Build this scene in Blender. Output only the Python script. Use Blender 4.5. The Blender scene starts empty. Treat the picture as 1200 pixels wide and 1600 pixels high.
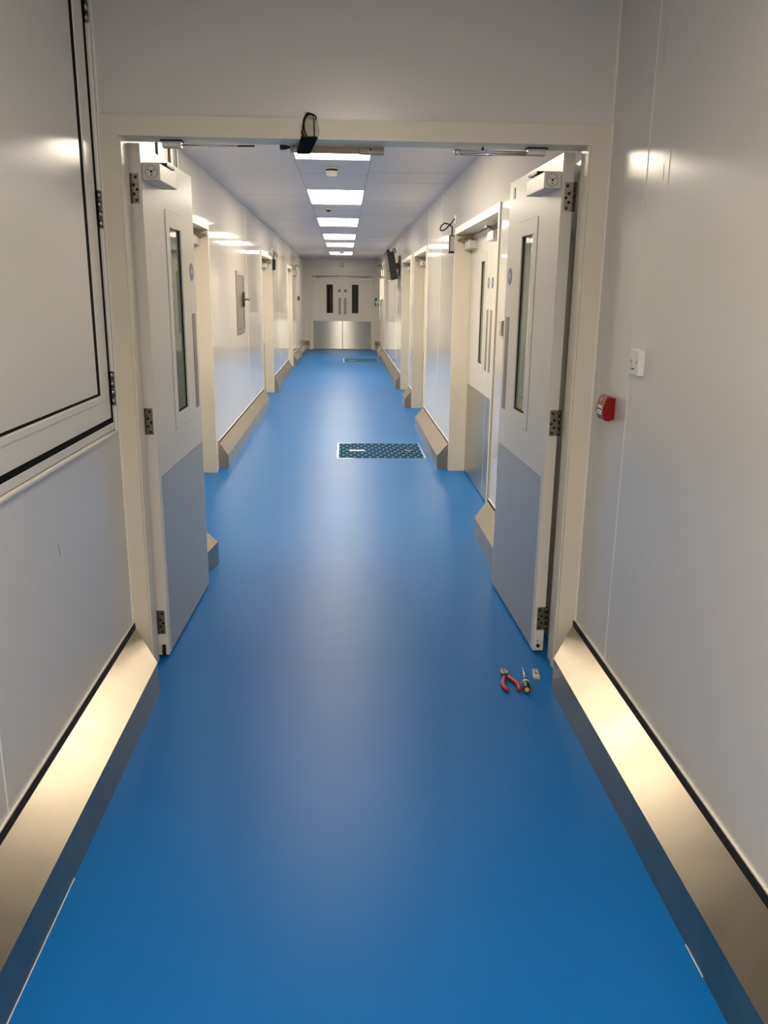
import bpy, bmesh, math, random
from mathutils import Vector, Matrix
random.seed(7)
PI = math.pi
SC = bpy.context.scene
COL = SC.collection

# ------------------------------------------------------------------ materials
def node_mat(name):
    m = bpy.data.materials.new(name); m.use_nodes = True
    nt = m.node_tree
    return m, nt, nt.nodes['Principled BSDF']

def mat(name, col, rough=.5, metal=0.0, coat=0.0, spec=.5, var=0.0, vscale=6.0, bump=0.0, bscale=3.0, rvar=0.0, aniso=None):
    m, nt, b = node_mat(name)
    b.inputs['Base Color'].default_value = (*col, 1)
    b.inputs['Roughness'].default_value = rough
    b.inputs['Metallic'].default_value = metal
    b.inputs['Coat Weight'].default_value = coat
    b.inputs['Coat Roughness'].default_value = .05
    b.inputs['Specular IOR Level'].default_value = spec
    tc = nt.nodes.new('ShaderNodeTexCoord')
    geo = nt.nodes.new('ShaderNodeNewGeometry')
    if var or rvar:
        n = nt.nodes.new('ShaderNodeTexNoise'); n.inputs['Scale'].default_value = vscale; n.inputs['Detail'].default_value = 4
        nt.links.new(geo.outputs['Position'], n.inputs['Vector'])
        if var:
            r = nt.nodes.new('ShaderNodeMapRange')
            r.inputs['From Min'].default_value = .3; r.inputs['From Max'].default_value = .7
            r.inputs['To Min'].default_value = 1 - var; r.inputs['To Max'].default_value = 1 + var
            nt.links.new(n.outputs['Fac'], r.inputs['Value'])
            mx = nt.nodes.new('ShaderNodeMix'); mx.data_type = 'RGBA'; mx.blend_type = 'MULTIPLY'
            mx.inputs['Factor'].default_value = 1
            mx.inputs['A'].default_value = (*col, 1)
            nt.links.new(r.outputs['Result'], mx.inputs['B'])
            nt.links.new(mx.outputs['Result'], b.inputs['Base Color'])
        if rvar:
            r = nt.nodes.new('ShaderNodeMapRange')
            r.inputs['From Min'].default_value = .3; r.inputs['From Max'].default_value = .7
            r.inputs['To Min'].default_value = max(.02, rough - rvar); r.inputs['To Max'].default_value = rough + rvar
            nt.links.new(n.outputs['Fac'], r.inputs['Value'])
            nt.links.new(r.outputs['Result'], b.inputs['Roughness'])
    if bump:
        n2 = nt.nodes.new('ShaderNodeTexNoise'); n2.inputs['Scale'].default_value = bscale; n2.inputs['Detail'].default_value = 2
        bp = nt.nodes.new('ShaderNodeBump'); bp.inputs['Strength'].default_value = 1; bp.inputs['Distance'].default_value = bump
        nt.links.new(geo.outputs['Position'], n2.inputs['Vector'])
        nt.links.new(n2.outputs['Fac'], bp.inputs['Height'])
        nt.links.new(bp.outputs['Normal'], b.inputs['Normal'])
    if aniso:                                   # grain runs lengthwise, so reflections smear upright
        b.inputs['Anisotropic'].default_value = aniso
        v = nt.nodes.new('ShaderNodeCombineXYZ'); v.inputs[2].default_value = 1
        nt.links.new(v.outputs[0], b.inputs['Tangent'])
    return m

def emit(name, col, strength):
    m = bpy.data.materials.new(name); m.use_nodes = True
    nt = m.node_tree; nt.nodes.clear()
    e = nt.nodes.new('ShaderNodeEmission'); e.inputs['Color'].default_value = (*col, 1); e.inputs['Strength'].default_value = strength
    o = nt.nodes.new('ShaderNodeOutputMaterial'); nt.links.new(e.outputs[0], o.inputs[0])
    return m

def clear_mat(name, tint, rough, ior):
    m = bpy.data.materials.new(name); m.use_nodes = True
    nt = m.node_tree; nt.nodes.clear()
    t = nt.nodes.new('ShaderNodeBsdfTransparent'); t.inputs['Color'].default_value = (*tint, 1)
    g = nt.nodes.new('ShaderNodeBsdfGlossy'); g.inputs['Roughness'].default_value = rough
    f = nt.nodes.new('ShaderNodeFresnel'); f.inputs['IOR'].default_value = ior
    ge = nt.nodes.new('ShaderNodeNewGeometry'); fm = nt.nodes.new('ShaderNodeMath'); fm.operation = 'MULTIPLY_ADD'
    fm.inputs[1].default_value = -1; fm.inputs[2].default_value = 1
    fk = nt.nodes.new('ShaderNodeMath'); fk.operation = 'MULTIPLY'
    nt.links.new(ge.outputs['Backfacing'], fm.inputs[0]); nt.links.new(fm.outputs[0], fk.inputs[0]); nt.links.new(f.outputs[0], fk.inputs[1])
    mx = nt.nodes.new('ShaderNodeMixShader'); o = nt.nodes.new('ShaderNodeOutputMaterial')
    nt.links.new(fk.outputs[0], mx.inputs[0]); nt.links.new(t.outputs[0], mx.inputs[1]); nt.links.new(g.outputs[0], mx.inputs[2])
    nt.links.new(mx.outputs[0], o.inputs[0])
    return m

WALL = mat('glossy white wall cladding', (.82, .77, .69), .045, bump=.0006, bscale=5.0, spec=.40)
WALLN = mat('satin white wall cladding', (.74, .71, .655), .22, bump=.0009, bscale=2.0, spec=.5)
FRAME = mat('cream painted frame', (.80, .73, .58), .32)
LEAF = mat('off white door laminate', (.78, .735, .645), .30, bump=.0003, bscale=3)
SASH = mat('white coated aluminium', (.80, .76, .68), .28)
CEIL = mat('white ceiling panel', (.62, .58, .59), .35)
CAULK = mat('white sealant', (.90, .86, .78), .5)
SEAM_SHADOW = mat('ceiling joint and step shadow', (.44, .43, .41), .6)
BLACK = mat('black rubber gasket', (.006, .006, .006), .8, spec=.08)
SCUFF = mat('grey scuff mark', (.50, .46, .40), .5)
TAPE = mat('matt black tape', (.008, .008, .009), .8, spec=.10)
STRIP = mat('dark lip strip', (.020, .021, .028), .6, spec=.2)
DARKDISC = mat('dark sign disc', (.02, .022, .03), .4)
BLKPL = mat('black plastic', (.010, .010, .011), .35)
DARKM = mat('dark bronze metal', (.12, .10, .08), .38, metal=.9)
NICKEL = mat('aged nickel', (.33, .285, .225), .32, metal=1, var=.2, vscale=60)
SCREW = mat('dark screw recess', (.03, .027, .022), .4, metal=.6)
SILVER = mat('silver painted metal', (.62, .60, .56), .35, metal=.35)
CHROME = mat('chrome', (.75, .74, .72), .12, metal=1)
KERB = mat('brushed stainless kerb', (.40, .35, .275), .345, metal=1, rvar=.03, vscale=6, var=.09, aniso=.6)
KICK = mat('satin stainless plate', (.42, .40, .365), .30, metal=1, rvar=.02, vscale=4, aniso=.9)
KICKE = mat('polished stainless kick plate', (.40, .39, .36), .27, metal=1, aniso=1.0)
KICKL = mat('grey satin kick plate', (.42, .42, .415), .40, metal=.35, aniso=.5)
PULL = mat('satin steel pull plate', (.27, .25, .215), .42, metal=.35)
BLUE = mat('blue sign disc', (.10, .14, .34), .35)
PALE = mat('pale sign print', (.45, .50, .62), .4)
WHITEPL = mat('white plastic', (.82, .80, .74), .3)
GREYPL = mat('grey plastic', (.45, .44, .42), .4)
RED = mat('red call point plastic', (.26, .003, .005), .32, spec=.35)
REDH = mat('red handle sleeve', (.38, .02, .02), .38)
YEL = mat('yellow handle cap', (.80, .42, .02), .35)
GREEN = mat('green release box', (.02, .22, .12), .35)
TAN = mat('tan wooden bar', (.52, .38, .24), .5, var=.12, vscale=25)
GLASS = clear_mat('vision panel glass', (.80, .86, .84), .0, 1.5)
PLASTIC = clear_mat('clear plastic bag film', (.90, .89, .87), .18, 1.75)
SCREEN = mat('dark glossy screen', (.02, .02, .022), .05, coat=1.0, spec=.8)
LAMP = emit('light diffuser', (1, .87, .68), 23.5)
LAMPN = emit('light diffuser near', (1, .88, .73), 27.0)

def floor_material():
    m, nt, b = node_mat('blue vinyl floor')
    geo = nt.nodes.new('ShaderNodeNewGeometry')
    n = nt.nodes.new('ShaderNodeTexNoise'); n.inputs['Scale'].default_value = 1.3; n.inputs['Detail'].default_value = 5; n.inputs['Roughness'].default_value = .55
    nt.links.new(geo.outputs['Position'], n.inputs['Vector'])
    cr = nt.nodes.new('ShaderNodeValToRGB')
    cr.color_ramp.elements[0].position = .3; cr.color_ramp.elements[0].color = (.0022, .146, .47, 1)
    cr.color_ramp.elements[1].position = .7; cr.color_ramp.elements[1].color = (.0032, .162, .51, 1)
    nt.links.new(n.outputs['Fac'], cr.inputs['Fac'])
    # weld line under the door leaves: a slightly dusty stripe across the floor
    sx = nt.nodes.new('ShaderNodeSeparateXYZ'); nt.links.new(geo.outputs['Position'], sx.inputs[0])
    a = nt.nodes.new('ShaderNodeMath'); a.operation = 'SUBTRACT'; a.inputs[1].default_value = 3.295
    nt.links.new(sx.outputs['Y'], a.inputs[0])
    ab = nt.nodes.new('ShaderNodeMath'); ab.operation = 'ABSOLUTE'; nt.links.new(a.outputs[0], ab.inputs[0])
    mr = nt.nodes.new('ShaderNodeMapRange'); mr.inputs['From Min'].default_value = .004; mr.inputs['From Max'].default_value = .016
    mr.inputs['To Min'].default_value = .30; mr.inputs['To Max'].default_value = 0
    nt.links.new(ab.outputs[0], mr.inputs['Value'])
    mx = nt.nodes.new('ShaderNodeMix'); mx.data_type = 'RGBA'
    nt.links.new(mr.outputs['Result'], mx.inputs['Factor'])
    nt.links.new(cr.outputs['Color'], mx.inputs['A']); mx.inputs['B'].default_value = (.03, .11, .26, 1)
    nt.links.new(mx.outputs['Result'], b.inputs['Base Color'])
    b.inputs['Roughness'].default_value = .40
    b.inputs['Specular IOR Level'].default_value = .20
    n2 = nt.nodes.new('ShaderNodeTexNoise'); n2.inputs['Scale'].default_value = 60
    nt.links.new(geo.outputs['Position'], n2.inputs['Vector'])
    bp = nt.nodes.new('ShaderNodeBump'); bp.inputs['Distance'].default_value = .0004; bp.inputs['Strength'].default_value = .6
    nt.links.new(n2.outputs['Fac'], bp.inputs['Height']); nt.links.new(bp.outputs['Normal'], b.inputs['Normal'])
    return m
FLOOR = floor_material()

def cover_material():
    m, nt, b = node_mat('anti slip cover plate')
    tc = nt.nodes.new('ShaderNodeTexCoord')
    br = nt.nodes.new('ShaderNodeTexBrick')
    br.inputs['Scale'].default_value = 1; br.inputs['Brick Width'].default_value = .075; br.inputs['Row Height'].default_value = .10
    br.inputs['Mortar Size'].default_value = .013; br.inputs['Mortar Smooth'].default_value = .3
    br.inputs['Color1'].default_value = (.012, .040, .085, 1); br.inputs['Color2'].default_value = (.016, .046, .095, 1)
    br.inputs['Mortar'].default_value = (.085, .18, .32, 1)
    nt.links.new(tc.outputs['Object'], br.inputs['Vector'])
    nt.links.new(br.outputs['Color'], b.inputs['Base Color'])
    b.inputs['Roughness'].default_value = .5; b.inputs['Metallic'].default_value = 0; b.inputs['Specular IOR Level'].default_value = .0
    return m
COVER = cover_material()

# ------------------------------------------------------------------ mesh builder
class MB:
    def __init__(self): self.bm = bmesh.new()
    def box(self, x0, x1, y0, y1, z0, z1, bev=0.0, seg=2):
        x0, x1 = min(x0, x1), max(x0, x1); y0, y1 = min(y0, y1), max(y0, y1); z0, z1 = min(z0, z1), max(z0, z1)
        vs = [self.bm.verts.new((x, y, z)) for z in (z0, z1) for y in (y0, y1) for x in (x0, x1)]
        fs = [(0, 2, 3, 1), (4, 5, 7, 6), (0, 1, 5, 4), (2, 6, 7, 3), (0, 4, 6, 2), (1, 3, 7, 5)]
        faces = [self.bm.faces.new([vs[i] for i in f]) for f in fs]
        if bev:
            es = list({e for f in faces for e in f.edges})
            bmesh.ops.bevel(self.bm, geom=es, offset=bev, segments=seg, profile=.5, affect='EDGES')
        return self
    def prism(self, pts, f, a0, a1):
        """pts: polygon of 2D points; f(p, a) -> 3D point."""
        A = [self.bm.verts.new(f(p, a0)) for p in pts]; B = [self.bm.verts.new(f(p, a1)) for p in pts]
        n = len(pts)
        self.bm.faces.new(A[::-1]); self.bm.faces.new(B)
        for i in range(n):
            self.bm.faces.new([A[i], A[(i + 1) % n], B[(i + 1) % n], B[i]])
        return self
    def loft(self, A, B):
        """two rings of 3D points joined and capped."""
        a = [self.bm.verts.new(p) for p in A]; b = [self.bm.verts.new(p) for p in B]; n = len(a)
        self.bm.faces.new(a[::-1]); self.bm.faces.new(b)
        for i in range(n): self.bm.faces.new([a[i], a[(i + 1) % n], b[(i + 1) % n], b[i]])
        return self
    def tube(self, pts, r, n=10, rs=None, flat=1.0):
        pts = [Vector(p) for p in pts]; rings = []
        up = Vector((0, 0, 1))
        prev = None
        for i, p in enumerate(pts):
            t = (pts[min(i + 1, len(pts) - 1)] - pts[max(i - 1, 0)]).normalized()
            if prev is None:
                ref = up if abs(t.z) < .9 else Vector((1, 0, 0))
                u = t.cross(ref).normalized()
            else:
                u = (prev - t * prev.dot(t)).normalized()
            prev = u
            w = t.cross(u)
            rr = rs[i] if rs else r
            rings.append([self.bm.verts.new(p + u * rr * math.cos(2 * PI * k / n) + w * rr * flat * math.sin(2 * PI * k / n)) for k in range(n)])
        for a, b in zip(rings, rings[1:]):
            for k in range(n):
                f = self.bm.faces.new([a[k], a[(k + 1) % n], b[(k + 1) % n], b[k]]); f.smooth = True
        self.bm.faces.new(rings[0][::-1]); self.bm.faces.new(rings[-1])
        return self
    def cyl(self, p0, p1, r, n=20): return self.tube([p0, p1], r, n)
    def lathe(self, prof, c, axis='z', n=28):
        """prof: (radius, height) list along the axis from c."""
        rings = []
        def P(r, h, k):
            a = 2 * PI * k / n; x, y = r * math.cos(a), r * math.sin(a)
            return {'z': (c[0] + x, c[1] + y, c[2] + h), 'x': (c[0] + h, c[1] + x, c[2] + y), 'y': (c[0] + x, c[1] + h, c[2] + y)}[axis]
        for r, h in prof: rings.append([self.bm.verts.new(P(max(r, 1e-4), h, k)) for k in range(n)])
        for a, b in zip(rings, rings[1:]):
            for k in range(n):
                f = self.bm.faces.new([a[k], a[(k + 1) % n], b[(k + 1) % n], b[k]]); f.smooth = True
        self.bm.faces.new(rings[0][::-1]); self.bm.faces.new(rings[-1])
        return self
    def build(self, name, material, parent=None):
        bmesh.ops.recalc_face_normals(self.bm, faces=self.bm.faces[:])
        me = bpy.data.meshes.new(name); self.bm.to_mesh(me); self.bm.free()
        me.materials.append(material)
        o = bpy.data.objects.new(name, me); COL.objects.link(o)
        if parent is not None: o.parent = parent
        return o

def B(*a, **k): return MB().box(*a, **k)

def thing(name, label, cat, loc=(0, 0, 0), rotz=0.0, group=None):
    o = bpy.data.objects.new(name, None); COL.objects.link(o)
    o.empty_display_size = .05
    o.location = loc; o.rotation_euler = (0, 0, rotz)
    o['label'] = label; o['category'] = cat; o['kind'] = 'thing'
    if group: o['group'] = group
    return o
def tag(o, label, cat, group=None):
    o['label'] = label; o['category'] = cat; o['kind'] = 'thing'
    if group: o['group'] = group
    return o
def struct(o, label=None, cat=None):
    o['kind'] = 'structure'
    if label: o['label'] = label
    if cat: o['category'] = cat
    return o

# ------------------------------------------------------------------ main dimensions (metres)
XL, XR = -.873, .9775            # near corridor walls
FL, FR = -1.14, .955             # far corridor walls
D0, D1 = 3.21, 3.34              # the wall with the double doorway
YE = 24.3                        # end wall
HC = 2.51                        # far ceiling
HN = 2.62                        # near ceiling
YB = -5.0
PIER = 4.66                      # end of the pier behind the left leaf

# ------------------------------------------------------------------ setting
struct(B(-1.6, 1.5, YB - .3, YE + .3, -.06, 0).build('floor', FLOOR), 'bright blue vinyl corridor floor', 'floor')

cm = MB(); cm.box(-1.45, 1.35, D1 - .06, YE + .2, HC, HC + .05); ceil = cm.build('ceiling', CEIL)
struct(ceil, 'white panelled ceiling of the far corridor', 'ceiling')
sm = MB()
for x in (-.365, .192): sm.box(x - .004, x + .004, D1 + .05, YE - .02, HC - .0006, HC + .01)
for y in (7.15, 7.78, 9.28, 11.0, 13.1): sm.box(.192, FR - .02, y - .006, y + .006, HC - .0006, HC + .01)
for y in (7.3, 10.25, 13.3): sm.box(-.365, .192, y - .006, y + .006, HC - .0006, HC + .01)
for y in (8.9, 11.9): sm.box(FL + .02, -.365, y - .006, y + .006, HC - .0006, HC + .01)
sm.box(.24, FR - .02, 15.95, 16.12, HC - .0006, HC + .01)  # wide grey band painted in as the shadow of a ceiling step
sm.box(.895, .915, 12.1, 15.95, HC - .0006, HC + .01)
sm.build('seam_step_shadow', SEAM_SHADOW, ceil)
struct(B(-1.45, 1.35, YB - .2, D0 + .02, HN, HN + .05).build('ceiling', CEIL), 'ceiling of the near corridor', 'ceiling')

# near walls
wl = B(XL - .2, XL, YB - .2, D1 - .01, 0, HN + .02).build('wall_left', WALLN); struct(wl, 'near left wall of white cladding panels', 'wall')
wr = B(XR, XR + .2, YB - .2, D1 - .01, 0, HN + .02).build('wall_right', WALLN); struct(wr, 'near right wall of white cladding panels', 'wall')
struct(B(-1.3, 1.3, YB - .2, YB, 0, HN + .02).build('wall_back', WALLN), 'wall behind the viewer', 'wall')
wh = B(XL - .02, XR + .02, D0 + .012, D1 - .01, 2.15, HN + .02).build('wall_front', WALLN)
struct(wh, 'grey white wall panel over the double doorway', 'wall')
MB().box(XL, XL + .007, D0 + .003, D0 + .012, 2.155, HN).box(XR - .007, XR, D0 + .003, D0 + .012, 2.155, HN).build('sealant_bead', CAULK, wh)
MB().box(XR - .0012, XR + .004, 2.806, 2.812, .235, HN).build('panel_joint', CAULK, wr)
MB().box(XL - .004, XL + .0012, 1.908, 1.914, .235, 1.0).build('panel_joint', CAULK, wl)
MB().prism([(2.442, .803), (2.452, .765), (2.450, .765), (2.445, .79), (2.4405, .803)], lambda p, a: (XL + a, p[0], p[1]), -.002, .0008).build('scuff', BLKPL, wl)

sc_ = MB()
for y, z0, z1, w_ in ((2.615, 1.88, 1.99, .004), (2.66, 1.90, 1.95, .006), (2.745, 2.25, 2.36, .003), (2.60, .62, .66, .004)):
    sc_.prism([(y, z0), (y + w_, z0 + .02), (y + w_ * .6, z1), (y - w_ * .3, z1 - .03)], lambda p, a: (XR - a, p[0], p[1]), -.002, .0006)
sc_.build('scuff', SCUFF, wr)

# double doorway frame
fr = MB()
def jamb(s, xo, xi):
    fr.box(xo, xi, D0, D1, 0, 2.155)
    fr.box(xi, xi - s * .006, D0 + .012, D0 + .055, 0, 2.0875)        # raised stop on the reveal
jamb(-1, XL, -.806); jamb(1, XR, .902)
fr.box(-.806, .902, D0, D1, 2.0875, 2.155)
fo = fr.build('trim_1', FRAME); struct(fo, 'cream frame of the wide double doorway', 'door frame')
MB().box(XL, XL + .006, D0 - .006, D0, .23, 2.16).box(XR - .006, XR, D0 - .006, D0, .23, 2.16).build('sealant_bead', CAULK, fo)

# far walls; doorways given as (y0, y1)
RD = [(5.27, 7.39), (9.92, 11.68), (12.25, 14.05)]
LD = [(5.30, 7.28), (11.72, 13.46), (17.1, 18.52)]
ZF = 2.105
def far_wall(x, s, y0, y1, doors):
    mb = MB(); y = y0; xo = x + s * .28
    for a, b in doors:
        mb.box(x, xo, y, a + .01, 0, HC + .03)
        mb.box(x, xo, a + .01, b - .01, ZF - .02, HC + .03)
        y = b - .01
    mb.box(x, xo, y, y1, 0, HC + .03)
    # wall behind the recesses
    for a, b in doors: mb.box(x + s * .20, xo, a, b, 0, ZF)
    return mb
wlf = far_wall(FL, -1, PIER, YE + .1, LD).build('wall_left', WALL); struct(wlf, 'glossy white left wall of the far corridor', 'wall')
wrf = far_wall(FR, 1, D1 - .015, YE + .1, RD).build('wall_right', WALL); struct(wrf, 'glossy white right wall of the far corridor', 'wall')
pier = B(FL - .2, XL, D1 - .015, PIER, 0, HC + .03).build('wall_left', WALL); struct(pier, 'short left wall standing behind the open left leaf', 'wall')
we = MB().box(FL - .1, -.99, YE, YE + .15, 0, HC + .03).box(.875, FR + .1, YE, YE + .15, 0, HC + .03).box(-1.0, .88, YE, YE + .15, 2.09, HC + .03).build('wall_end', WALLN)
struct(we, 'white wall closing the far end of the corridor', 'wall')
jm = MB()
for y in (10.05, 14.9): jm.box(FL - .004, FL + .0012, y - .005, y + .005, .25, HC)
jm.build('panel_joint', CAULK, wlf)
jm = MB()
for y in (9.78, 8.5, 15.6, 18.0): jm.box(FR - .0012, FR + .004, y - .005, y + .005, .25, HC)
jm.build('panel_joint', CAULK, wrf)

# ------------------------------------------------------------------ stainless kerbs along the walls
nb = [0]
def kerb(side, xw, s, d, hf, hs, ht, y0, y1, cut0=0.0, cut1=0.0, lip=.010, label=None, bead=True):
    """s = +1 when the kerb stands out towards +X from a wall at xw; cut moves the front corner of an end inwards."""
    prof = [(0, 0), (d, 0), (d, hf), (lip, hs), (lip, ht), (0, ht)]
    def ring(y, cut, sg):
        return [(xw + s * p[0], y + sg * cut * max(0.0, (p[0] - lip) / (d - lip)), p[1]) for p in prof]
    mb = MB(); mb.loft(ring(y0, cut0, 1), ring(y1, cut1, -1))
    o = mb.build('baseboard_' + side, KERB); struct(o, label, 'kerb')
    B(xw + s * (lip - .001), xw + s * (lip + .001), y0 + .002, y1 - .002, hs - .001, ht + .001).build('lip_strip', STRIP, o)  # near-black strip laid over the kerb lip
    if bead: B(xw - s * .002, xw + s * .006, y0 + .003, y1 - .003, ht, ht + .005).build('sealant_bead', CAULK, o)
    return o
kl = kerb('left', XL, 1, .137, .137, .203, .226, YB, D0 - .001, cut1=.19, label='long brushed steel kerb along the near left wall')
kr = kerb('right', XR, -1, .132, .137, .203, .226, YB, D0 - .001, cut1=.18, label='long brushed steel kerb along the near right wall')
B(XL + .1355, XL + .1385, .3, 1.95, 0, .0025).build('sealant_bead', CAULK, kl)
B(XR - .1335, XR - .1315, 1.56, 1.66, 0, .002).build('sealant_bead', CAULK, kr)
kw = dict(hf=.122, hs=.236, ht=.25, lip=.008)
kerb('right', FR, -1, .088, y0=4.42, y1=5.262, label='steel kerb on the right wall behind the open right leaf', **kw)
kerb('right', FR, -1, .104, y0=7.42, y1=9.90, label='steel kerb beside the floor cover, after the nearest right doorway', **kw)
kerb('right', FR, -1, .100, y0=11.70, y1=12.23, label='short steel kerb between the second and third right doorways', **kw)
kerb('right', FR, -1, .085, y0=14.08, y1=20.6, label='steel kerb below the wall television', **kw)
kerb('right', FR, -1, .10, y0=21.1, y1=22.3, label='short steel kerb at the far end of the right wall', **kw)
kerb('left', FL, 1, .085, y0=7.42, y1=11.70, label='steel kerb on the left wall below the small hatch', **kw)
kerb('left', FL, 1, .07, y0=13.50, y1=17.06, label='steel kerb after the second left doorway', **kw)
kerb('left', FL, 1, .10, y0=18.56, y1=19.9, label='short steel kerb after the third left doorway', **kw)
kerb('left', FL, 1, .09, y0=20.6, y1=23.6, label='last steel kerb at the far end of the left wall', **kw)
# kerb end that wraps the pier behind the left leaf
mb = MB()
mb.loft([(XL, 4.50, 0), (-.776, 4.50, 0), (-.776, 4.50, .122), (XL + .008, 4.50, .225), (XL, 4.50, .225)],
        [(XL, 4.67, 0), (-.742, 4.67, 0), (-.742, 4.67, .135), (XL + .02, 4.67, .235), (XL, 4.67, .235)])
struct(mb.build('baseboard_left', KERB), 'small steel kerb end showing past the open left leaf', 'kerb')
# end wall kerbs
mb = MB(); mb.prism([(YE, 0), (YE - .10, 0), (YE - .10, .12), (YE - .008, .24), (YE, .24)], lambda p, a: (a, p[0], p[1]), FL + .01, -1.0)
struct(mb.build('baseboard_end', KERB), 'small steel kerb left of the end doors', 'kerb')
mb = MB(); mb.prism([(YE, 0), (YE - .10, 0), (YE - .10, .12), (YE - .008, .24), (YE, .24)], lambda p, a: (a, p[0], p[1]), .885, FR - .01)
struct(mb.build('baseboard_end', KERB), 'small steel kerb right of the end doors', 'kerb')

# ------------------------------------------------------------------ door leaves
def ringbox(mb, x0, x1, u0, u1, z0, z1, w, bev=0):
    """rectangular ring in the u-z plane, w wide inwards."""
    mb.box(x0, x1, u0, u0 + w, z0, z1, bev); mb.box(x0, x1, u1 - w, u1, z0, z1, bev)
    mb.box(x0, x1, u0 + w, u1 - w, z1 - w, z1, bev); mb.box(x0, x1, u0 + w, u1 - w, z0, z0 + w, bev)
    return mb

def closer(parent, s, u0, u1, z0, z1, arm):
    c = B(0, s * .068, u0, u1, z0, z1, bev=.004).build('door_closer', SILVER, parent)
    zc = (z0 + z1) / 2
    ec = MB().lathe([(.022, 0), (.022, -.0016), (.0205, -.0016)], (s * .036, u0, zc), 'y', 24).build('end_cap', SILVER, c)
    d = MB()
    for k in range(3):
        a = 2 * PI * k / 3 + .5
        d.lathe([(.0028, 0), (.0028, -.0024)], (s * .036 + .0125 * math.cos(a), u0 - .0005, zc + .0125 * math.sin(a)), 'y', 8)
    d.lathe([(.0048, 0), (.0048, -.0024)], (s * .036, u0 - .0005, zc), 'y', 10)
    ringm = MB().lathe([(.0235, 0), (.0235, -.0008), (.022, -.0008)], (s * .036, u0, zc), 'y', 24).build('seam_ring', SCREW, c)
    d.build('screw', SCREW, c)
    um = u0 + (u1 - u0) * .62
    a = MB().lathe([(.014, 0), (.014, .012), (.010, .014)], (s * .034, um, z1), 'z', 16)
    if arm == 'stub':
        a.box(s * .030, s * .062, um - .03, um + .11, z1 + .010, z1 + .020, bev=.001)
        a.tube([(s * .05, um - .05, z1 + .008), (s * .058, um + .10, z1 + .016)], .006, 8)
        a.build('arm_stub', BLKPL, c)
    elif arm == 'slide':
        a.box(s * .02, s * .05, u0 + .10, u1 + .42, z1 + .024, z1 + .040, bev=.002)
        a.build('arm', DARKM, c)
        B(s * .045, s * .075, u1 + .10, u1 + .40, z1 + .012, z1 + .030, bev=.002).build('track', SILVER, c)
    else:
        # elbow arm reaching out from the leaf and back to a shoe on the frame head
        e = (s * .12, um - .20, z1 + .012)
        a.tube([(s * .034, um, z1 + .012), e], .007, 8)
        a.tube([e, (s * .10, u0 - .02 + .02, z1 + .018)], .006, 8)
        a.lathe([(.010, -.01), (.010, .012)], e, 'z', 12)
        a.box(s * .03, s * .12, u0 + .0, u0 + .05, z1 + .012, z1 + .026)
        a.build('arm', NICKEL, c)
    return c

def leaf(label, loc, rotz, s, W, H=2.088, T=.046, arm='elbow', group=None, hinges=False, plate=True, disc=True, body=LEAF,
         vis=None, kz=.80, kick=KICK, cu=(.012, .297), dcol=None):
    t = thing('door_leaf', label, 'door', loc, rotz, group)
    z0 = .012
    v0, v1, w0, w1 = vis or (W - .46, W - .265, 1.02, 1.83)
    m = MB()
    m.box(0, -s * T, 0, v0, z0, H); m.box(0, -s * T, v1, W, z0, H)
    m.box(0, -s * T, v0, v1, w1, H); m.box(0, -s * T, v0, v1, z0, w0)
    m.build('panel', body, t)
    bd = MB(); ringbox(bd, s * .0022, -s * .012, v0 - .062, v1 + .062, w0 - .062, w1 + .050, .066)
    bo = bd.build('glazing_bead', body, t)
    gk = MB(); ringbox(gk, s * .0014, s * .0005, v0 - .064, v1 + .064, w0 - .064, w1 + .052, .0018); gk.build('gap_line', SEAM_SHADOW, bo)
    B(-s * .009, -s * .017, v0 + .001, v1 - .001, w0 + .001, w1 - .001).build('pane', GLASS, t)
    gs = MB(); ringbox(gs, -s * .0045, -s * .009, v0 + .004, v1 - .004, w0 + .004, w1 - .004, .006); gs.build('gasket', BLACK, t)
    if kz: B(0, s * .0016, .045, W - .012, .016, kz).build('kick_plate', kick, t)
    if plate:
        B(0, s * .002, W - .115, W - .045, .99, 1.45, bev=.0008).build('pull_plate', PULL, t)
    if disc:
        d = MB().lathe([(.041, 0), (.041, s * .0016), (.039, s * .002)], (0, W - .085, 1.645), 'x', 28).build('sign_disc', dcol or BLUE, t)
        p = MB()
        for zz, hw in ((.012, .022), (.002, .028), (-.008, .024)): p.box(s * .0015, s * .0024, W - .085 - hw, W - .085 + hw, 1.645 + zz - .0032, 1.645 + zz + .0032)
        p.build('print', GREYPL if dcol else PALE, d)
    if arm:
        zt = 2.022 if arm == 'stub' else H - .053
        closer(t, s, cu[0], cu[1], zt - .064, zt, arm)
    if hinges:
        for zc in (1.928, 1.040, .165):
            h = MB().box(-s * .0105, -s * T, -.0022, 0, zc - .054, zc + .054, bev=.0006).build('hinge', NICKEL, t)
            kn = MB()
            for k in range(4): kn.cyl((-s * (T + .005), -.003, zc - .054 + k * .0275), (-s * (T + .005), -.003, zc - .054 + k * .0275 + .0255), .0065, 12)
            kn.box(-s * (T + .004), -s * (T + .0065), -.0022, .030, zc - .054, zc + .054)
            kn.build('knuckle', DARKM, h)
            sc = MB()
            for dz, dn in ((.040, .022), (.012, .030), (-.004, .018), (-.020, .030), (-.042, .022)):
                sc.lathe([(.0058, 0), (.0058, -.0006), (.001, -.0002)], (-s * dn, -.0022, zc + dz), 'y', 12)
            sc.build('screw', SCREW, h)
    return t

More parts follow.
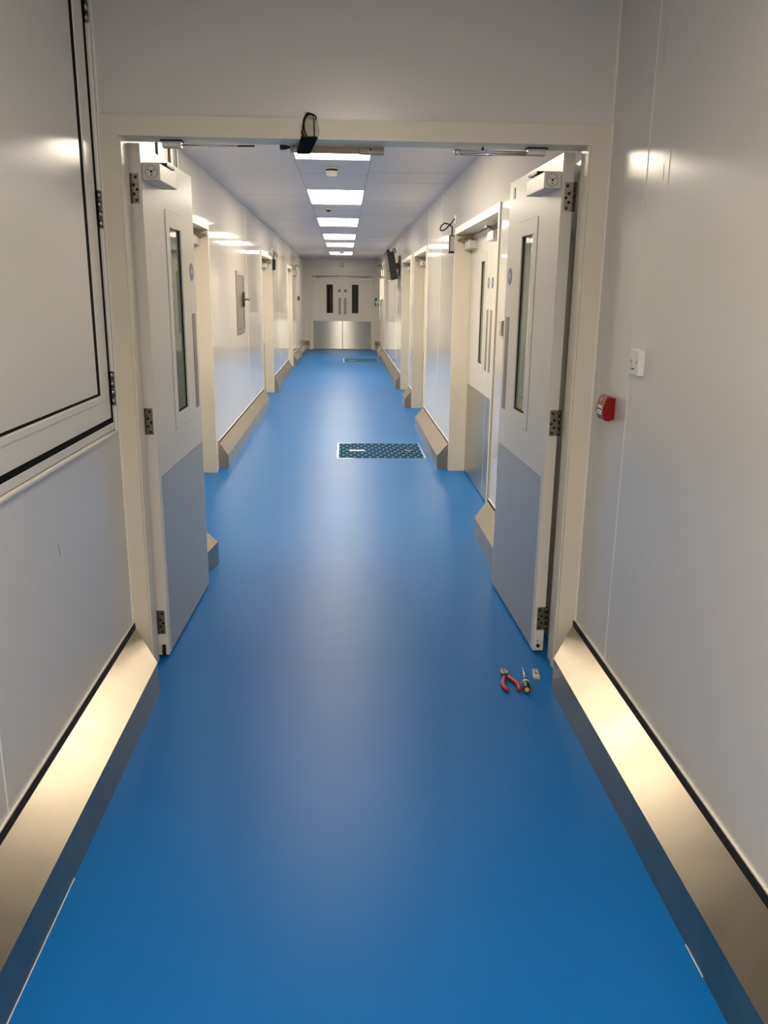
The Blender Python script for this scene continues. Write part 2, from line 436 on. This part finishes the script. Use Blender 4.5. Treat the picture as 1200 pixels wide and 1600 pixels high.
lo = leaf('open left leaf of the wide cream doorway, grey kick plate and narrow glass', (-.767, 3.366, 0), -.030, 1, .915, arm='stub', hinges=True, kick=KICKL,
          vis=(.405, .625, 1.015, 1.835), group='open pair of white doors')
ro = leaf('open right leaf of the wide cream doorway, small dark square in its top corner', (.845, 3.381, 0), .031, -1, .910, arm='stub', hinges=True, kick=KICKL,
          vis=(.395, .615, 1.015, 1.835), group='open pair of white doors')
# small ironmongery on the hinge edges and top corner
MB().lathe([(.008, 0), (.008, -.006), (.005, -.006)], (.022, 0, .036), 'y', 14).build('bottom_bolt', BLKPL, ro)
MB().lathe([(.003, 0), (.003, -.001)], (.020, 0, .058), 'y', 8).build('bolt_screw', SCREW, ro)
MB().box(-.012, -.028, -.008, 0, .012, .062, bev=.003).lathe([(.009, 0), (.009, -.004)], (-.02, -.007, .032), 'y', 12).build('bottom_bolt', BLKPL, lo)
B(0, -.002, .795, .835, 2.005, 2.055).build('cover_plate', DARKM, ro)

def doorway(n, x, s, y0, y1, label, xd):
    """frame standing in a side wall; s=+1 right wall, -1 left wall; xd = plane of the closed leaves."""
    xa = x - s * .010; xb = xd + s * .055
    m = MB()
    m.box(xa, xb, y0, y0 + .05, 0, ZF); m.box(xa, xb, y1 - .05, y1, 0, ZF); m.box(xa, xb, y0 + .05, y1 - .05, ZF - .052, ZF)
    m.box(xd - s * .012, xd - s * .001, y1 - .062, y1 - .05, 0, ZF - .05)
    o = m.build('trim_%d' % n, FRAME); struct(o, label, 'door frame')
    return o
XDR, XDL = 1.09, -1.265
wordsR = ['nearest right doorway', 'second right doorway', 'third right doorway, the one before the television']
wordsL = ['nearest left doorway, half hidden by the open leaf', 'second left doorway, past the small hatch', 'third left doorway, far down the corridor']
tn = 2
for (y0, y1), w in zip(RD, wordsR):
    doorway(tn, FR, 1, y0, y1, 'cream frame of the ' + w, XDR); tn += 1
    W = (y1 - y0 - .108) / 2
    for far in (False, True):
        lab = 'closed %s leaf in the %s' % ('far' if far else 'near', w)
        if far: leaf(lab, (XDR, y1 - .052, 0), PI, 1, W, H=2.045, group='closed leaves in the right doorways')
        else: leaf(lab, (XDR, y0 + .052, 0), 0, -1, W, H=2.045, cu=(.012, .297) if tn != 3 else (.60, .84), group='closed leaves in the right doorways')
for (y0, y1), w in zip(LD, wordsL):
    doorway(tn, FL, -1, y0, y1, 'cream frame of the ' + w, XDL); tn += 1
    W = (y1 - y0 - .108) / 2
    for far in (False, True):
        lab = 'closed %s leaf in the %s' % ('far' if far else 'near', w)
        if far: leaf(lab, (XDL, y1 - .052, 0), PI, -1, W, H=2.045, group='closed leaves in the left doorways')
        else: leaf(lab, (XDL, y0 + .052, 0), 0, 1, W, H=2.045, group='closed leaves in the left doorways')
# end doorway
ef = MB().box(-.995, -.935, YE - .012, YE + .12, 0, 2.10).box(.815, .88, YE - .012, YE + .12, 0, 2.10).box(-.935, .815, YE - .012, YE + .12, 2.05, 2.10).build('trim_%d' % tn, FRAME)
struct(ef, 'cream frame of the double doors at the end', 'door frame'); tn += 1
EW = .872
leaf('closed left leaf of the double doors at the end of the corridor', (-.932, YE + .02, 0), -PI / 2, 1, EW, H=2.04, arm='slide', kick=KICKE, dcol=DARKDISC, group='double doors at the end')
leaf('closed right leaf of the double doors at the end of the corridor', (.812, YE + .02, 0), PI / 2, -1, EW, H=2.04, arm='slide', kick=KICKE, dcol=DARKDISC, group='double doors at the end')

# ------------------------------------------------------------------ hinged access panel in the near left wall
ap0, ap1, az0, az1 = 1.15, 3.095, 1.093, 2.64
of = MB(); ringbox(of, XL - .004, XL + .008, ap0 - .05, ap1 + .045, az0 - .045, az1 + .04, .028, bev=.002)
ringbox(of, XL - .004, XL + .014, ap0 - .07, ap1 + .057, az0 - .064, az1 + .06, .016, bev=.006)
so = of.build('trim_%d' % tn, SASH); struct(so, 'white aluminium frame around the large hinged wall panel', 'frame'); tn += 1
pd = thing('access_door', 'large white hinged panel with black gaskets in the near left wall', 'panel', (XL, ap1, az0))
W0 = ap0 - ap1; H0 = az1 - az0
g = MB(); ringbox(g, .0005, .0075, W0 - .022, .018, -.017, H0 + .012, .040); g.build('outer_gasket', BLACK, pd)
q = MB(); ringbox(q, .002, .010, W0, -.018, .004, H0, .086, bev=.002); q.build('sash', SASH, pd)
g = MB(); ringbox(g, .002, .0135, W0 + .080, -.100, .072, H0 - .085, .028, bev=.005); g.build('inner_bead', SASH, pd)
g = MB(); ringbox(g, .002, .0105, W0 + .112, -.132, .100, H0 - .112, .032); g.build('inner_gasket', BLACK, pd)
B(.002, .0108, W0 + .14, -.166, .109, H0 - .14).build('infill', WALLN, pd)
for zc in (2.478, 1.828, 1.203):
    h = MB()
    for k in range(4): h.cyl((.014, .012, zc - az0 - .062 + k * .0315), (.014, .012, zc - az0 - .062 + k * .0315 + .0285), .0095, 14)
    h.box(.009, .014, .004, .022, zc - az0 - .062, zc - az0 + .062)
    h.build('hinge', NICKEL, pd)

# service door on the pier behind the left leaf
sf = MB()
for y0_, y1_, t_ in ((3.44, 3.475, .012), (4.175, 4.31, .006), (4.435, 4.495, .012), (4.635, PIER - .001, .006)): sf.box(XL - .004, XL + t_, y0_, y1_, .02 if y1_ < 4.5 else .25, 2.50, .001)
so = sf.build('trim_%d' % tn, SASH); struct(so, 'aluminium frame behind the open left leaf', 'frame'); tn += 1
B(XL - .004, XL + .0025, 4.315, 4.432, .02, 2.50).build('dark_groove', DARKM, so)
sd = thing('service_door', 'plain white service door hidden behind the open left leaf', 'door', (XL, 3.49, 0))
B(.0005, .003, -.01, .675, .012, 2.49).build('backing', BLACK, sd)
B(.003, .009, .002, .61, .018, 2.485, bev=.002).build('panel', SASH, sd)
hd = MB().lathe([(.024, 0), (.024, .006)], (.009, .05, 1.27), 'x', 18); hd.tube([(.014, .05, 1.27), (.042, .05, 1.27), (.046, .07, 1.27), (.046, .16, 1.27)], .007, 10)
hd.build('lever_handle', CHROME, sd)

# ------------------------------------------------------------------ closer arms left hanging on the frame head
def head_arm(label, x, sgn, reach):
    t = thing('closer_arm', label, 'door closer arm', (x, D1 - .045, 2.0875))
    B(-.034, .034, -.014, .022, -.026, 0, bev=.003).build('shoe', SILVER, t)
    MB().box(-.040, .040, -.018, .026, -.005, 0).build('mounting_plate', BLKPL, t)
    a = MB(); a.tube([(sgn * .02, .01, -.014), (sgn * reach, .015, -.012)], .0036, 10)
    if sgn < 0:
        a.tube([(sgn * .02, .022, -.020), (sgn * reach, .020, -.024)], .0046, 10)
        a.lathe([(.012, -.012), (.012, .010), (.008, .012)], (sgn * reach, .018, -.018), 'z', 16)
    a.build('rod', CHROME, t)
    if sgn < 0: MB().lathe([(.004, -.006), (.004, .006)], (sgn * .20, .015, -.006), 'z', 10).build('adjuster', SCREW, t)
    else:
        MB().tube([(.18, .014, -.013), (.30, .016, -.011)], .003, 8).build('threaded_end', SCREW, t)
    return t
head_arm('unhooked closer arm on the frame head above the left leaf', -.632, 1, .235)
head_arm('unhooked closer arm on the frame head above the right leaf', .718, -1, .295)

# ------------------------------------------------------------------ overhead bar, tape and bagged cables at the middle of the frame head
t = thing('door_selector', 'tan bar with grey metal block under the middle of the frame head', 'door fitting', (-.02, D1 + .030, 2.0875))
B(-.165, .080, -.012, .012, -.021, .006).build('bar', TAN, t)
B(.076, .170, -.018, .016, -.023, .006, bev=.0015).build('end_block', NICKEL, t)
MB().lathe([(.004, 0), (.004, -.002)], (.118, -.018, -.009), 'y', 10).build('screw', SCREW, t)
br = MB().box(-.184, -.160, -.020, .014, -.020, .006); br.tube([(-.18, -.021, -.017), (-.166, -.021, .002)], .0022, 6); br.build('bracket', NICKEL, t)
MB().tube([(-.184, -.004, -.004), (-.196, -.004, -.004), (-.198, -.004, -.004), (-.222, -.004, -.004), (-.224, -.004, -.004)], .008, 14, rs=[.005, .006, .009, .0095, .007]).build('roller', BLKPL, t)
B(-.17, .17, -.03, .012, .0, .008).build('mounting_strip', SASH, t)

t = thing('cable_bag', 'black wires looped in a clear plastic bag, taped at the frame head', 'cable', (-.127, D0, 2.0875))
tp = MB(); tp.loft([(-.030, -.003, .001), (.030, -.003, .001), (.028, -.003, .006), (-.030, -.003, .006)],
                   [(-.052, .150, -.028), (-.004, .150, -.028), (-.004, .150, -.021), (-.052, .150, -.021)])
tp.loft([(-.031, -.0035, -.001), (.031, -.0035, -.001), (.031, -.0015, -.001), (-.031, -.0015, -.001)],
        [(-.030, -.0035, .009), (.030, -.0035, .009), (.030, -.0015, .009), (-.030, -.0015, .009)])
tp.build('tape', TAPE, t)
wires = [[(-.012, -.006, .002), (-.022, -.010, .020), (-.020, -.014, .045), (-.012, -.016, .068), (.004, -.016, .080), (.016, -.014, .074), (.018, -.010, .045), (.019, -.006, .003)],
         [(-.004, -.006, .002), (-.016, -.009, .026), (-.017, -.013, .052), (-.006, -.017, .076), (.012, -.017, .079), (.024, -.016, .073), (.025, -.014, .062)],
         [(-.018, -.006, .002), (-.026, -.009, .018), (-.019, -.013, .036), (-.018, -.016, .060), (-.004, -.019, .082), (.014, -.018, .076)]]
def smooth_path(p, n=5):
    p = [Vector(q) for q in p]; out = []
    for i in range(len(p) - 1):
        p0, p1, p2, p3 = p[max(i - 1, 0)], p[i], p[i + 1], p[min(i + 2, len(p) - 1)]
        for k in range(n):
            u = k / n
            out.append(.5 * ((2 * p1) + (p2 - p0) * u + (2 * p0 - 5 * p1 + 4 * p2 - p3) * u * u + (3 * p1 - p0 - 3 * p2 + p3) * u ** 3))
    out.append(p[-1]); return out
for w in wires: MB().tube(smooth_path(w), .0027, 8).build('wire', TAPE, t)
bag = MB(); nx, nz = 14, 18
def bp_(u, v, sgn):
    half = .029 + .004 * math.sin(v * 5) - .004 * v
    x = (-half + 2 * half * u) + .006 * v + (.014 * max(0, u - .72) * (1 if v < .85 else .5))
    y = -.013 + sgn * .009 * math.sin(PI * u) ** .6 * (1 - .5 * v) + .0025 * math.sin(9 * u + 7 * v) * math.sin(11 * v)
    return (x, min(y, -.0035), .002 + v * (.088 - .02 * u))
for sgn in (-1, 1):
    g_ = [[bag.bm.verts.new(bp_(i / nx, j / nz, sgn)) for i in range(nx + 1)] for j in range(nz + 1)]
    for j in range(nz):
        for i in range(nx):
            f = bag.bm.faces.new([g_[j][i], g_[j][i + 1], g_[j + 1][i + 1], g_[j + 1][i]]); f.smooth = True
bag.build('bag_film', PLASTIC, t)

# ------------------------------------------------------------------ call point and switch on the near right wall
t = thing('fire_call_point', 'small red fire alarm call point on the near right wall', 'fire alarm', (XR, 2.965, 1.16))
B(-.014, 0, -.038, .038, -.040, .040, bev=.003).build('back_box', RED, t)
fb = MB(); fb.prism([(-.014, -.044), (-.014, .044), (-.034, .044), (-.044, .010), (-.046, -.018), (-.036, -.043)], lambda p, a: (p[0], a, p[1]), -.044, .044)
bmesh.ops.bevel(fb.bm, geom=fb.bm.edges[:], offset=.003, segments=2, affect='EDGES'); fb.build('front_case', RED, t)
def tilt(y0, y1, z0, z1, off, name, m):
    X = lambda z: -(.034 + (.044 - z) / (.044 - .010) * .010) if z > .010 else -(.044 + (.010 - z) / .028 * .002) if z > -.018 else -(.046 - (-.018 - z) / .025 * .010)
    return MB().loft([(X(z0) - off, y0, z0), (X(z0) - off, y1, z0), (X(z0) + .002, y1, z0), (X(z0) + .002, y0, z0)],
                     [(X(z1) - off, y0, z1), (X(z1) - off, y1, z1), (X(z1) + .002, y1, z1), (X(z1) + .002, y0, z1)]).build(name, m, t)
w = tilt(-.024, .024, -.018, .010, .0012, 'press_panel', WHITEPL)
tilt(-.024, .024, -.024, -.018, .0012, 'press_panel_edge', WHITEPL)
bk = MB()
for y in (-.016, 0, .016): bk.box(-.0478, -.0445, y - .0035, y + .0035, -.0065, .0005)
bk.tube([(-.0472, -.006, -.0125), (-.0472, 0, -.016), (-.0472, .006, -.0125)], .0012, 6)
bk.build('arrow_mark', BLKPL, w)
tilt(.006, .014, .024, .036, .0008, 'emblem', WHITEPL)
tilt(-.006, .004, .018, .030, .0008, 'emblem', REDH)

t = thing('wall_switch', 'square white fused switch on the near right wall', 'switch', (XR, 2.715, 1.345))
B(-.022, 0, -.043, .043, -.043, .043, bev=.003).build('plate', WHITEPL, t)
B(-.026, -.021, -.010, .010, -.020, .012, bev=.002).build('rocker', WHITEPL, t)
MB().box(-.0265, -.021, -.011, .011, -.0235, -.0205).build('rocker_shadow_gap', SCREW, t)
for y in (-.028, .028): MB().lathe([(.003, 0), (.003, -.0006)], (-.022, y, .0), 'x', 10).build('screw', SCREW, t)
B(-.0226, -.021, .016, .026, -.010, .010).build('fuse_carrier', GREYPL, t)

t = thing('push_button', 'grey push button on the right wall beside the open right leaf', 'switch', (FR, 5.02, 1.365))
B(-.022, 0, -.045, .045, -.045, .045, bev=.003).build('plate', GREYPL, t)
B(-.026, -.020, -.02, .02, -.02, .02, bev=.003).build('button', WHITEPL, t)

# ------------------------------------------------------------------ tools on the floor
t = thing('pliers', 'red handled pliers lying open on the blue floor', 'pliers', (.676, 3.13, 0), .05)
zc = .010
def half(s):
    j = MB().prism([(s * .001, .012), (s * .015, .018), (s * .016, .034), (s * .010, .060), (s * .002, .064), (s * .0025, .045)], lambda p, a: (p[0], p[1], a), .004, .016)
    j.prism([(s * .014, .020), (-s * .004, .018), (-s * .016, -.012), (-s * .006, -.016)], lambda p, a: (p[0], p[1], a), .005 if s > 0 else .010, .010 if s > 0 else .015)
    j.build('jaw', NICKEL, t)
    pts = smooth_path([(-s * .008, -.008, zc), (-s * .020, -.040, zc), (-s * .030, -.075, zc), (-s * .030, -.105, zc), (-s * .021, -.130, zc)])
    n = len(pts); rs = [.0075 + .0025 * math.sin(PI * i / n) for i in range(n - 1)] + [.006]
    MB().tube(pts, .009, 12, rs=rs).build('handle', REDH, t)
half(1); half(-1)
MB().lathe([(.009, 0), (.009, .012), (.006, .014)], (0, .006, .005), 'z', 18).build('pivot', SCREW, t)

d = Vector((.733 - .763, 2.985 - 3.213, 0)).normalized()
t = thing('screwdriver', 'screwdriver with black handle and yellow end beside the pliers', 'screwdriver', (.750, 3.105, 0), math.atan2(d.y, d.x))
hz = .0155
MB().tube([(-.112, 0, hz - .006), (-.106, 0, hz - .006), (-.02, 0, hz - .001), (.0, 0, hz)], .0035, 12, rs=[.0012, .0033, .0036, .0036]).build('shaft', CHROME, t)
MB().tube([(-.012, 0, hz), (.0, 0, hz), (.010, 0, hz)], .008, 16, rs=[.0062, .0085, .0085]).build('ferrule', GREYPL, t)
hp = [(.010, .009), (.022, .0095), (.034, .0125), (.060, .0155), (.090, .0155), (.104, .0150), (.109, .0130)]
MB().tube([(x, 0, hz) for x, r in hp], .01, 18, rs=[r for x, r in hp]).build('handle', BLKPL, t)
MB().tube([(.044, 0, hz), (.047, 0, hz), (.056, 0, hz)], .01, 18, rs=[.0146, .0152, .0158]).build('band', WHITEPL, t)
MB().tube([(.108, 0, hz), (.114, 0, hz), (.117, 0, hz), (.118, 0, hz)], .01, 18, rs=[.0108, .0102, .0070, .002]).build('end_cap', YEL, t)

t = thing('strike_plate', 'small metal plate with two holes on the floor by the right frame', 'plate', (.808, 3.155, 0), -.08)
pl = MB().prism([(-.014, -.040), (.013, -.042), (.013, .042), (-.010, .042), (-.010, .004), (-.014, .004)], lambda p, a: (p[0], p[1], a), .001, .010)
pl.build('plate', SILVER, t)
MB().lathe([(.0065, 0), (.0065, .0008), (.002, .0002)], (.001, .000, .0098), 'z', 18).build('large_hole', SCREW, t)
MB().lathe([(.0045, 0), (.0045, .0008), (.002, .0002)], (.003, .026, .0098), 'z', 18).build('small_hole', SCREW, t)

# ------------------------------------------------------------------ floor access covers
def cover(label, x0, x1, y0, y1, group):
    cx, cy = (x0 + x1) / 2, (y0 + y1) / 2; hx, hy = (x1 - x0) / 2, (y1 - y0) / 2
    t = thing('floor_cover', label, 'floor cover', (cx, cy, 0), 0, group)
    m = MB(); m.box(-hx, -hx + .011, -hy, hy, 0, .0045); m.box(hx - .011, hx, -hy, hy, 0, .0045)
    m.box(-hx + .02, hx - .02, -hy, -hy + .005, 0, .003); m.box(-hx + .02, hx - .02, hy - .005, hy, 0, .003)
    m.box(-.04, .03, -hy - .018, -hy, 0, .003); m.box(-.05, .03, hy, hy + .018, 0, .003)
    m.build('rim', CHROME, t)
    B(-hx + .018, hx - .018, -hy + .007, hy - .007, 0, .003).build('plate', COVER, t)
    MB().box(-hx + .12, -hx + .28, -.03, .03, .003, .0042).build('name_plate', SILVER, t)
    MB().box(hx - .17, hx - .12, -.02, .02, .003, .0042).build('lifting_point', CHROME, t)
    return t
cover('dark patterned access cover with steel rims set in the floor, the nearer one', -.072, .800, 7.90, 8.74, 'floor covers')
cover('dark access cover in the floor before the end doors', -.02, .81, 19.7, 20.8, 'floor covers')

# ------------------------------------------------------------------ ceiling lights
LX = -.0865
def light(label, y0, y1, z, m, x=LX, w=.535):
    t = thing('ceiling_light', label, 'ceiling light', (x, (y0 + y1) / 2, z), 0, 'ceiling light panels')
    hy = (y1 - y0) / 2
    f = MB(); ringbox(f, 0, 0, 0, 0, 0, 0, 0) if False else None
    a = w / 2
    f.box(-a - .018, -a, -hy - .018, hy + .018, -.004, .0); f.box(a, a + .018, -hy - .018, hy + .018, -.004, .0)
    f.box(-a, a, -hy - .018, -hy, -.004, .0); f.box(-a, a, hy, hy + .018, -.004, .0)
    f.build('rim', CEIL, t)
    B(-a, a, -hy, hy, -.002, .0).build('diffuser', m, t)
    return t
nm = ['nearest lit ceiling panel, partly hidden by the frame head', 'second lit ceiling panel, just past the smoke detector', 'third lit ceiling panel from the doorway',
      'fourth lit ceiling panel from the doorway', 'fifth lit ceiling panel from the doorway', 'farthest lit ceiling panel, before the end wall']
for l, y in zip(nm, (5.25, 8.36, 11.38, 14.35, 16.75, 20.25)): light(l, y, y + 1.27, HC, LAMP)
light('ceiling panel over the near corridor, above the viewer', -.55, .65, HN, LAMPN, x=.05)
light('ceiling panel over the near corridor, behind the viewer', -3.9, -2.7, HN, LAMPN, x=.05)

# ------------------------------------------------------------------ small ceiling and end wall devices
t = thing('smoke_detector', 'round white smoke detector between the first two ceiling panels', 'smoke detector', (-.10, 6.94, HC))
MB().lathe([(.052, 0), (.052, -.012), (.046, -.014)], (0, 0, 0), 'z').build('base', WHITEPL, t)
MB().lathe([(.048, -.013), (.046, -.028)], (0, 0, 0), 'z').build('vent_slot', SCREW, t)
MB().lathe([(.046, -.027), (.049, -.030), (.047, -.050), (.034, -.062), (.010, -.065)], (0, 0, 0), 'z').build('head', WHITEPL, t)
md = MB()
for k in range(14):
    a = 2 * PI * k / 14; c_, s_ = math.cos(a), math.sin(a)
    md.tube([(.0475 * c_, .0475 * s_, -.043), (.0470 * c_, .0470 * s_, -.050)], .0035, 6)
md.build('grille', SCREW, t)
t = thing('ceiling_sensor', 'tiny dark ceiling sensor past the second light panel', 'sensor', (-.187, 10.1, HC))
MB().lathe([(.045, 0), (.045, -.008), (.03, -.02)], (0, 0, 0), 'z').build('base', WHITEPL, t)
MB().lathe([(.028, -.018), (.024, -.034), (.008, -.040)], (0, 0, 0), 'z').build('lens', SCREW, t)
t = thing('heat_detector', 'small detector seen against the farthest light panel', 'detector', (-.067, 20.1, HC))
MB().lathe([(.06, 0), (.06, -.02), (.04, -.05), (.01, -.055)], (0, 0, 0), 'z').build('head', WHITEPL, t)
t = thing('alarm_sounder', 'round alarm sounder on the end wall above the double doors', 'alarm', (-.079, YE + .004, 2.345))
MB().lathe([(.062, 0), (.062, -.03), (.055, -.034)], (0, 0, 0), 'y').build('base', GREYPL, t)
MB().lathe([(.048, -.033), (.045, -.06), (.02, -.066)], (0, 0, 0), 'y').build('head', WHITEPL, t)
t = thing('door_release', 'green emergency door release right of the end doors', 'door release', (.915, YE, 1.345))
B(-.05, .05, -.05, 0, -.11, .11, bev=.006).build('box', GREEN, t)
B(-.03, .03, -.054, -.049, -.035, .03).build('window', WHITEPL, t)
B(-.014, .014, -.056, -.05, -.080, -.050).build('mark', WHITEPL, t)
B(-.051, .051, -.051, -.02, .062, .085).build('band', BLKPL, t)
t = thing('card_reader', 'small black card reader on the left wall near the end', 'card reader', (FL, 21.0, 1.44))
B(0, .03, -.045, .045, -.055, .055, bev=.004).build('body', BLKPL, t)
B(.029, .032, -.03, .03, .01, .045).build('face', SCREEN, t)

# ------------------------------------------------------------------ pass-through hatch on the left wall
t = thing('wall_hatch', 'small stainless steel hatch with lever in the left wall', 'hatch', (FL, 9.32, 1.45))
m = MB(); ringbox(m, 0, .014, -.33, .33, -.33, .33, .05, bev=.002); m.build('frame', KICK, t)
dr = B(0, .008, -.278, .278, -.278, .278, bev=.002).build('door', KERB, t)
m = MB(); ringbox(m, .0, .009, -.282, .282, -.282, .282, .005); m.build('seal', BLACK, t)
hl = MB().lathe([(.022, 0), (.022, .02)], (.008, .22, .03), 'x', 16); hl.tube([(.02, .22, .03), (.06, .22, .03), (.065, .22, .03)], .010, 10)
hl.tube([(.062, .05, .03), (.062, .25, .03), (.062, .33, .03)], .011, 10, rs=[.007, .010, .015]); hl.build('lever', DARKM, dr)
B(.008, .03, .20, .24, -.05, .11, bev=.002).build('latch', DARKM, dr)

# ------------------------------------------------------------------ wall television
t = thing('television', 'black television tilted down from its bracket on the right wall', 'television', (.75, 14.95, 2.035))
th = math.atan2(.083, .49)
def R_(x, z): return (x * math.cos(th) - z * math.sin(th), x * math.sin(th) + z * math.cos(th))
def tb(name, m, x0, x1, y0, y1, z0, z1, par):
    A = []; Bq = []
    for (x, z) in ((x0, z0), (x1, z0), (x1, z1), (x0, z1)):
        X, Z = R_(x, z); A.append((X, y0, Z)); Bq.append((X, y1, Z))
    return MB().loft(A, Bq).build(name, m, par)
tb('case', BLKPL, 0, .045, -.46, .46, -.25, .25, t)
tb('screen', SCREEN, -.002, .002, -.445, .445, -.235, .238, t)
tb('bezel', SILVER, -.0035, .001, -.46, .46, -.25, -.236, t)
tb('back_housing', BLKPL, .045, .120, -.455, .42, -.245, .21, t)
bk = MB(); bk.box(.10, .205, -.06, .06, -.05, .05); bk.box(.19, .205, -.10, .10, -.16, .16)
bk.build('bracket', DARKM, t)
cb = MB()
for y in (-.43, -.36, -.28): cb.tube(smooth_path([(.07, y, .20), (.06 + .02 * random.random(), y, .25), (.10, y + .03, .27), (.12, y + .02, .20)]), .006, 6)
cb.build('cable', BLKPL, t)

# ------------------------------------------------------------------ hanging lock boxes with looped cable beside the doors
def lock_box(label, x, s, y, ztop, h, loop, body):
    t = thing('hanging_lock_box', label, 'lock box', (x, y, ztop), 0, 'boxes hanging on cables beside the doors')
    w = .034
    B(-s * .004, -s * .050, -w, w, -h, 0, bev=.003).build('box', body, t)
    MB().box(-s * .044, -s * .0525, -w - .0025, -w + .008, -h, 0).box(-s * .044, -s * .0525, w - .008, w + .0025, -h, 0).build('side_rail', BLKPL, t)
    MB().box(-s * .002, -s * .053, -w - .004, w + .004, -h - .014, -h).box(-s * .003, -s * .053, -w - .003, w + .003, 0, .007).build('end_cap', BLKPL, t)
    c = smooth_path([(-s * .026, 0, 0), (-s * .026, 0, .05), (-s * .030, .02, .085), (-s * (.03 + .05 * loop), .06, .112), (-s * (.03 + .085 * loop), .10, .085), (-s * (.03 + .080 * loop), .10, .055),
                     (-s * (.03 + .045 * loop), .06, .065), (-s * .035, .01, .110), (-s * .018, -.04, .135), (s * .002, -.06, .138)], 6)
    MB().tube(c, .0062, 8).build('cable', BLKPL, t)
    MB().box(s * .001, -s * .012, -.09, -.02, .10, .17, bev=.002).build('cable_outlet', WHITEPL, t)
    return t
lock_box('white lock box hanging on a looped black cable by the nearest right doorway', FR, 1, 7.46, 2.045, .125, 1, SILVER)
lock_box('black lock box hanging beside the second left doorway', FL, -1, 13.62, 2.06, .14, .5, BLKPL)
lock_box('pale lock box on a hooked cable by the third left doorway', FL, -1, 19.45, 2.07, .13, .8, WHITEPL)
lock_box('lock box tangled in cable on the far right wall past the television', FR, 1, 21.6, 2.16, .16, 1.0, WHITEPL)

t = thing('wall_trunking', 'white vertical cable trunking on the far right wall', 'trunking', (FR, 21.9, 1.43))
B(-.05, 0, -.05, .05, 0, .52, bev=.003).build('cover', WHITEPL, t)
for k, (y, l) in enumerate(((21.5, 'nearer bent grey pull handle below the far right trunking'), (22.9, 'farther bent grey pull handle near the end of the right wall'))):
    t = thing('pull_handle', l, 'handle', (FR, y, 1.19), 0, 'bent handles on the far right wall')
    MB().tube(smooth_path([(0, 0, .24), (-.045, 0, .24), (-.060, 0, .20), (-.060, 0, -.20), (-.045, 0, -.24), (0, 0, -.24)]), .012, 10).build('bar', SILVER, t)
    MB().lathe([(.03, 0), (.03, -.008)], (0, 0, .24), 'x', 16).lathe([(.03, 0), (.03, -.008)], (0, 0, -.24), 'x', 16).build('rose', DARKM, t)

# ------------------------------------------------------------------ camera
f_px, yaw, pitch, roll = 1284.86, .049602, .258296, -.0127048
cy, sy, cp, sp, cr, sr = math.cos(yaw), math.sin(yaw), math.cos(pitch), math.sin(pitch), math.cos(roll), math.sin(roll)
fwd = Vector((sy * cp, cy * cp, -sp)); right = Vector((cy, -sy, 0)); down = fwd.cross(right)
r2 = right * cr + down * sr; d2 = -right * sr + down * cr
cam = bpy.data.cameras.new('camera'); co = bpy.data.objects.new('camera', cam); COL.objects.link(co)
cam.sensor_fit = 'VERTICAL'; cam.sensor_height = 36; cam.sensor_width = 27; cam.lens = f_px / 1600 * 36
cam.clip_start = .02; cam.clip_end = 100
M = Matrix((r2, -d2, -fwd)).transposed().to_4x4(); M.translation = Vector((0, 0, 1.55))
co.matrix_world = M
SC.camera = co

# ------------------------------------------------------------------ world and view
w = bpy.data.worlds.new('world'); SC.world = w; w.use_nodes = True
w.node_tree.nodes['Background'].inputs['Color'].default_value = (0, 0, 0, 1)
w.node_tree.nodes['Background'].inputs['Strength'].default_value = 0
SC.view_settings.view_transform = 'Standard'; SC.view_settings.look = 'None'
SC.view_settings.exposure = 0; SC.view_settings.gamma = 1; SC.view_settings.use_curve_mapping = False
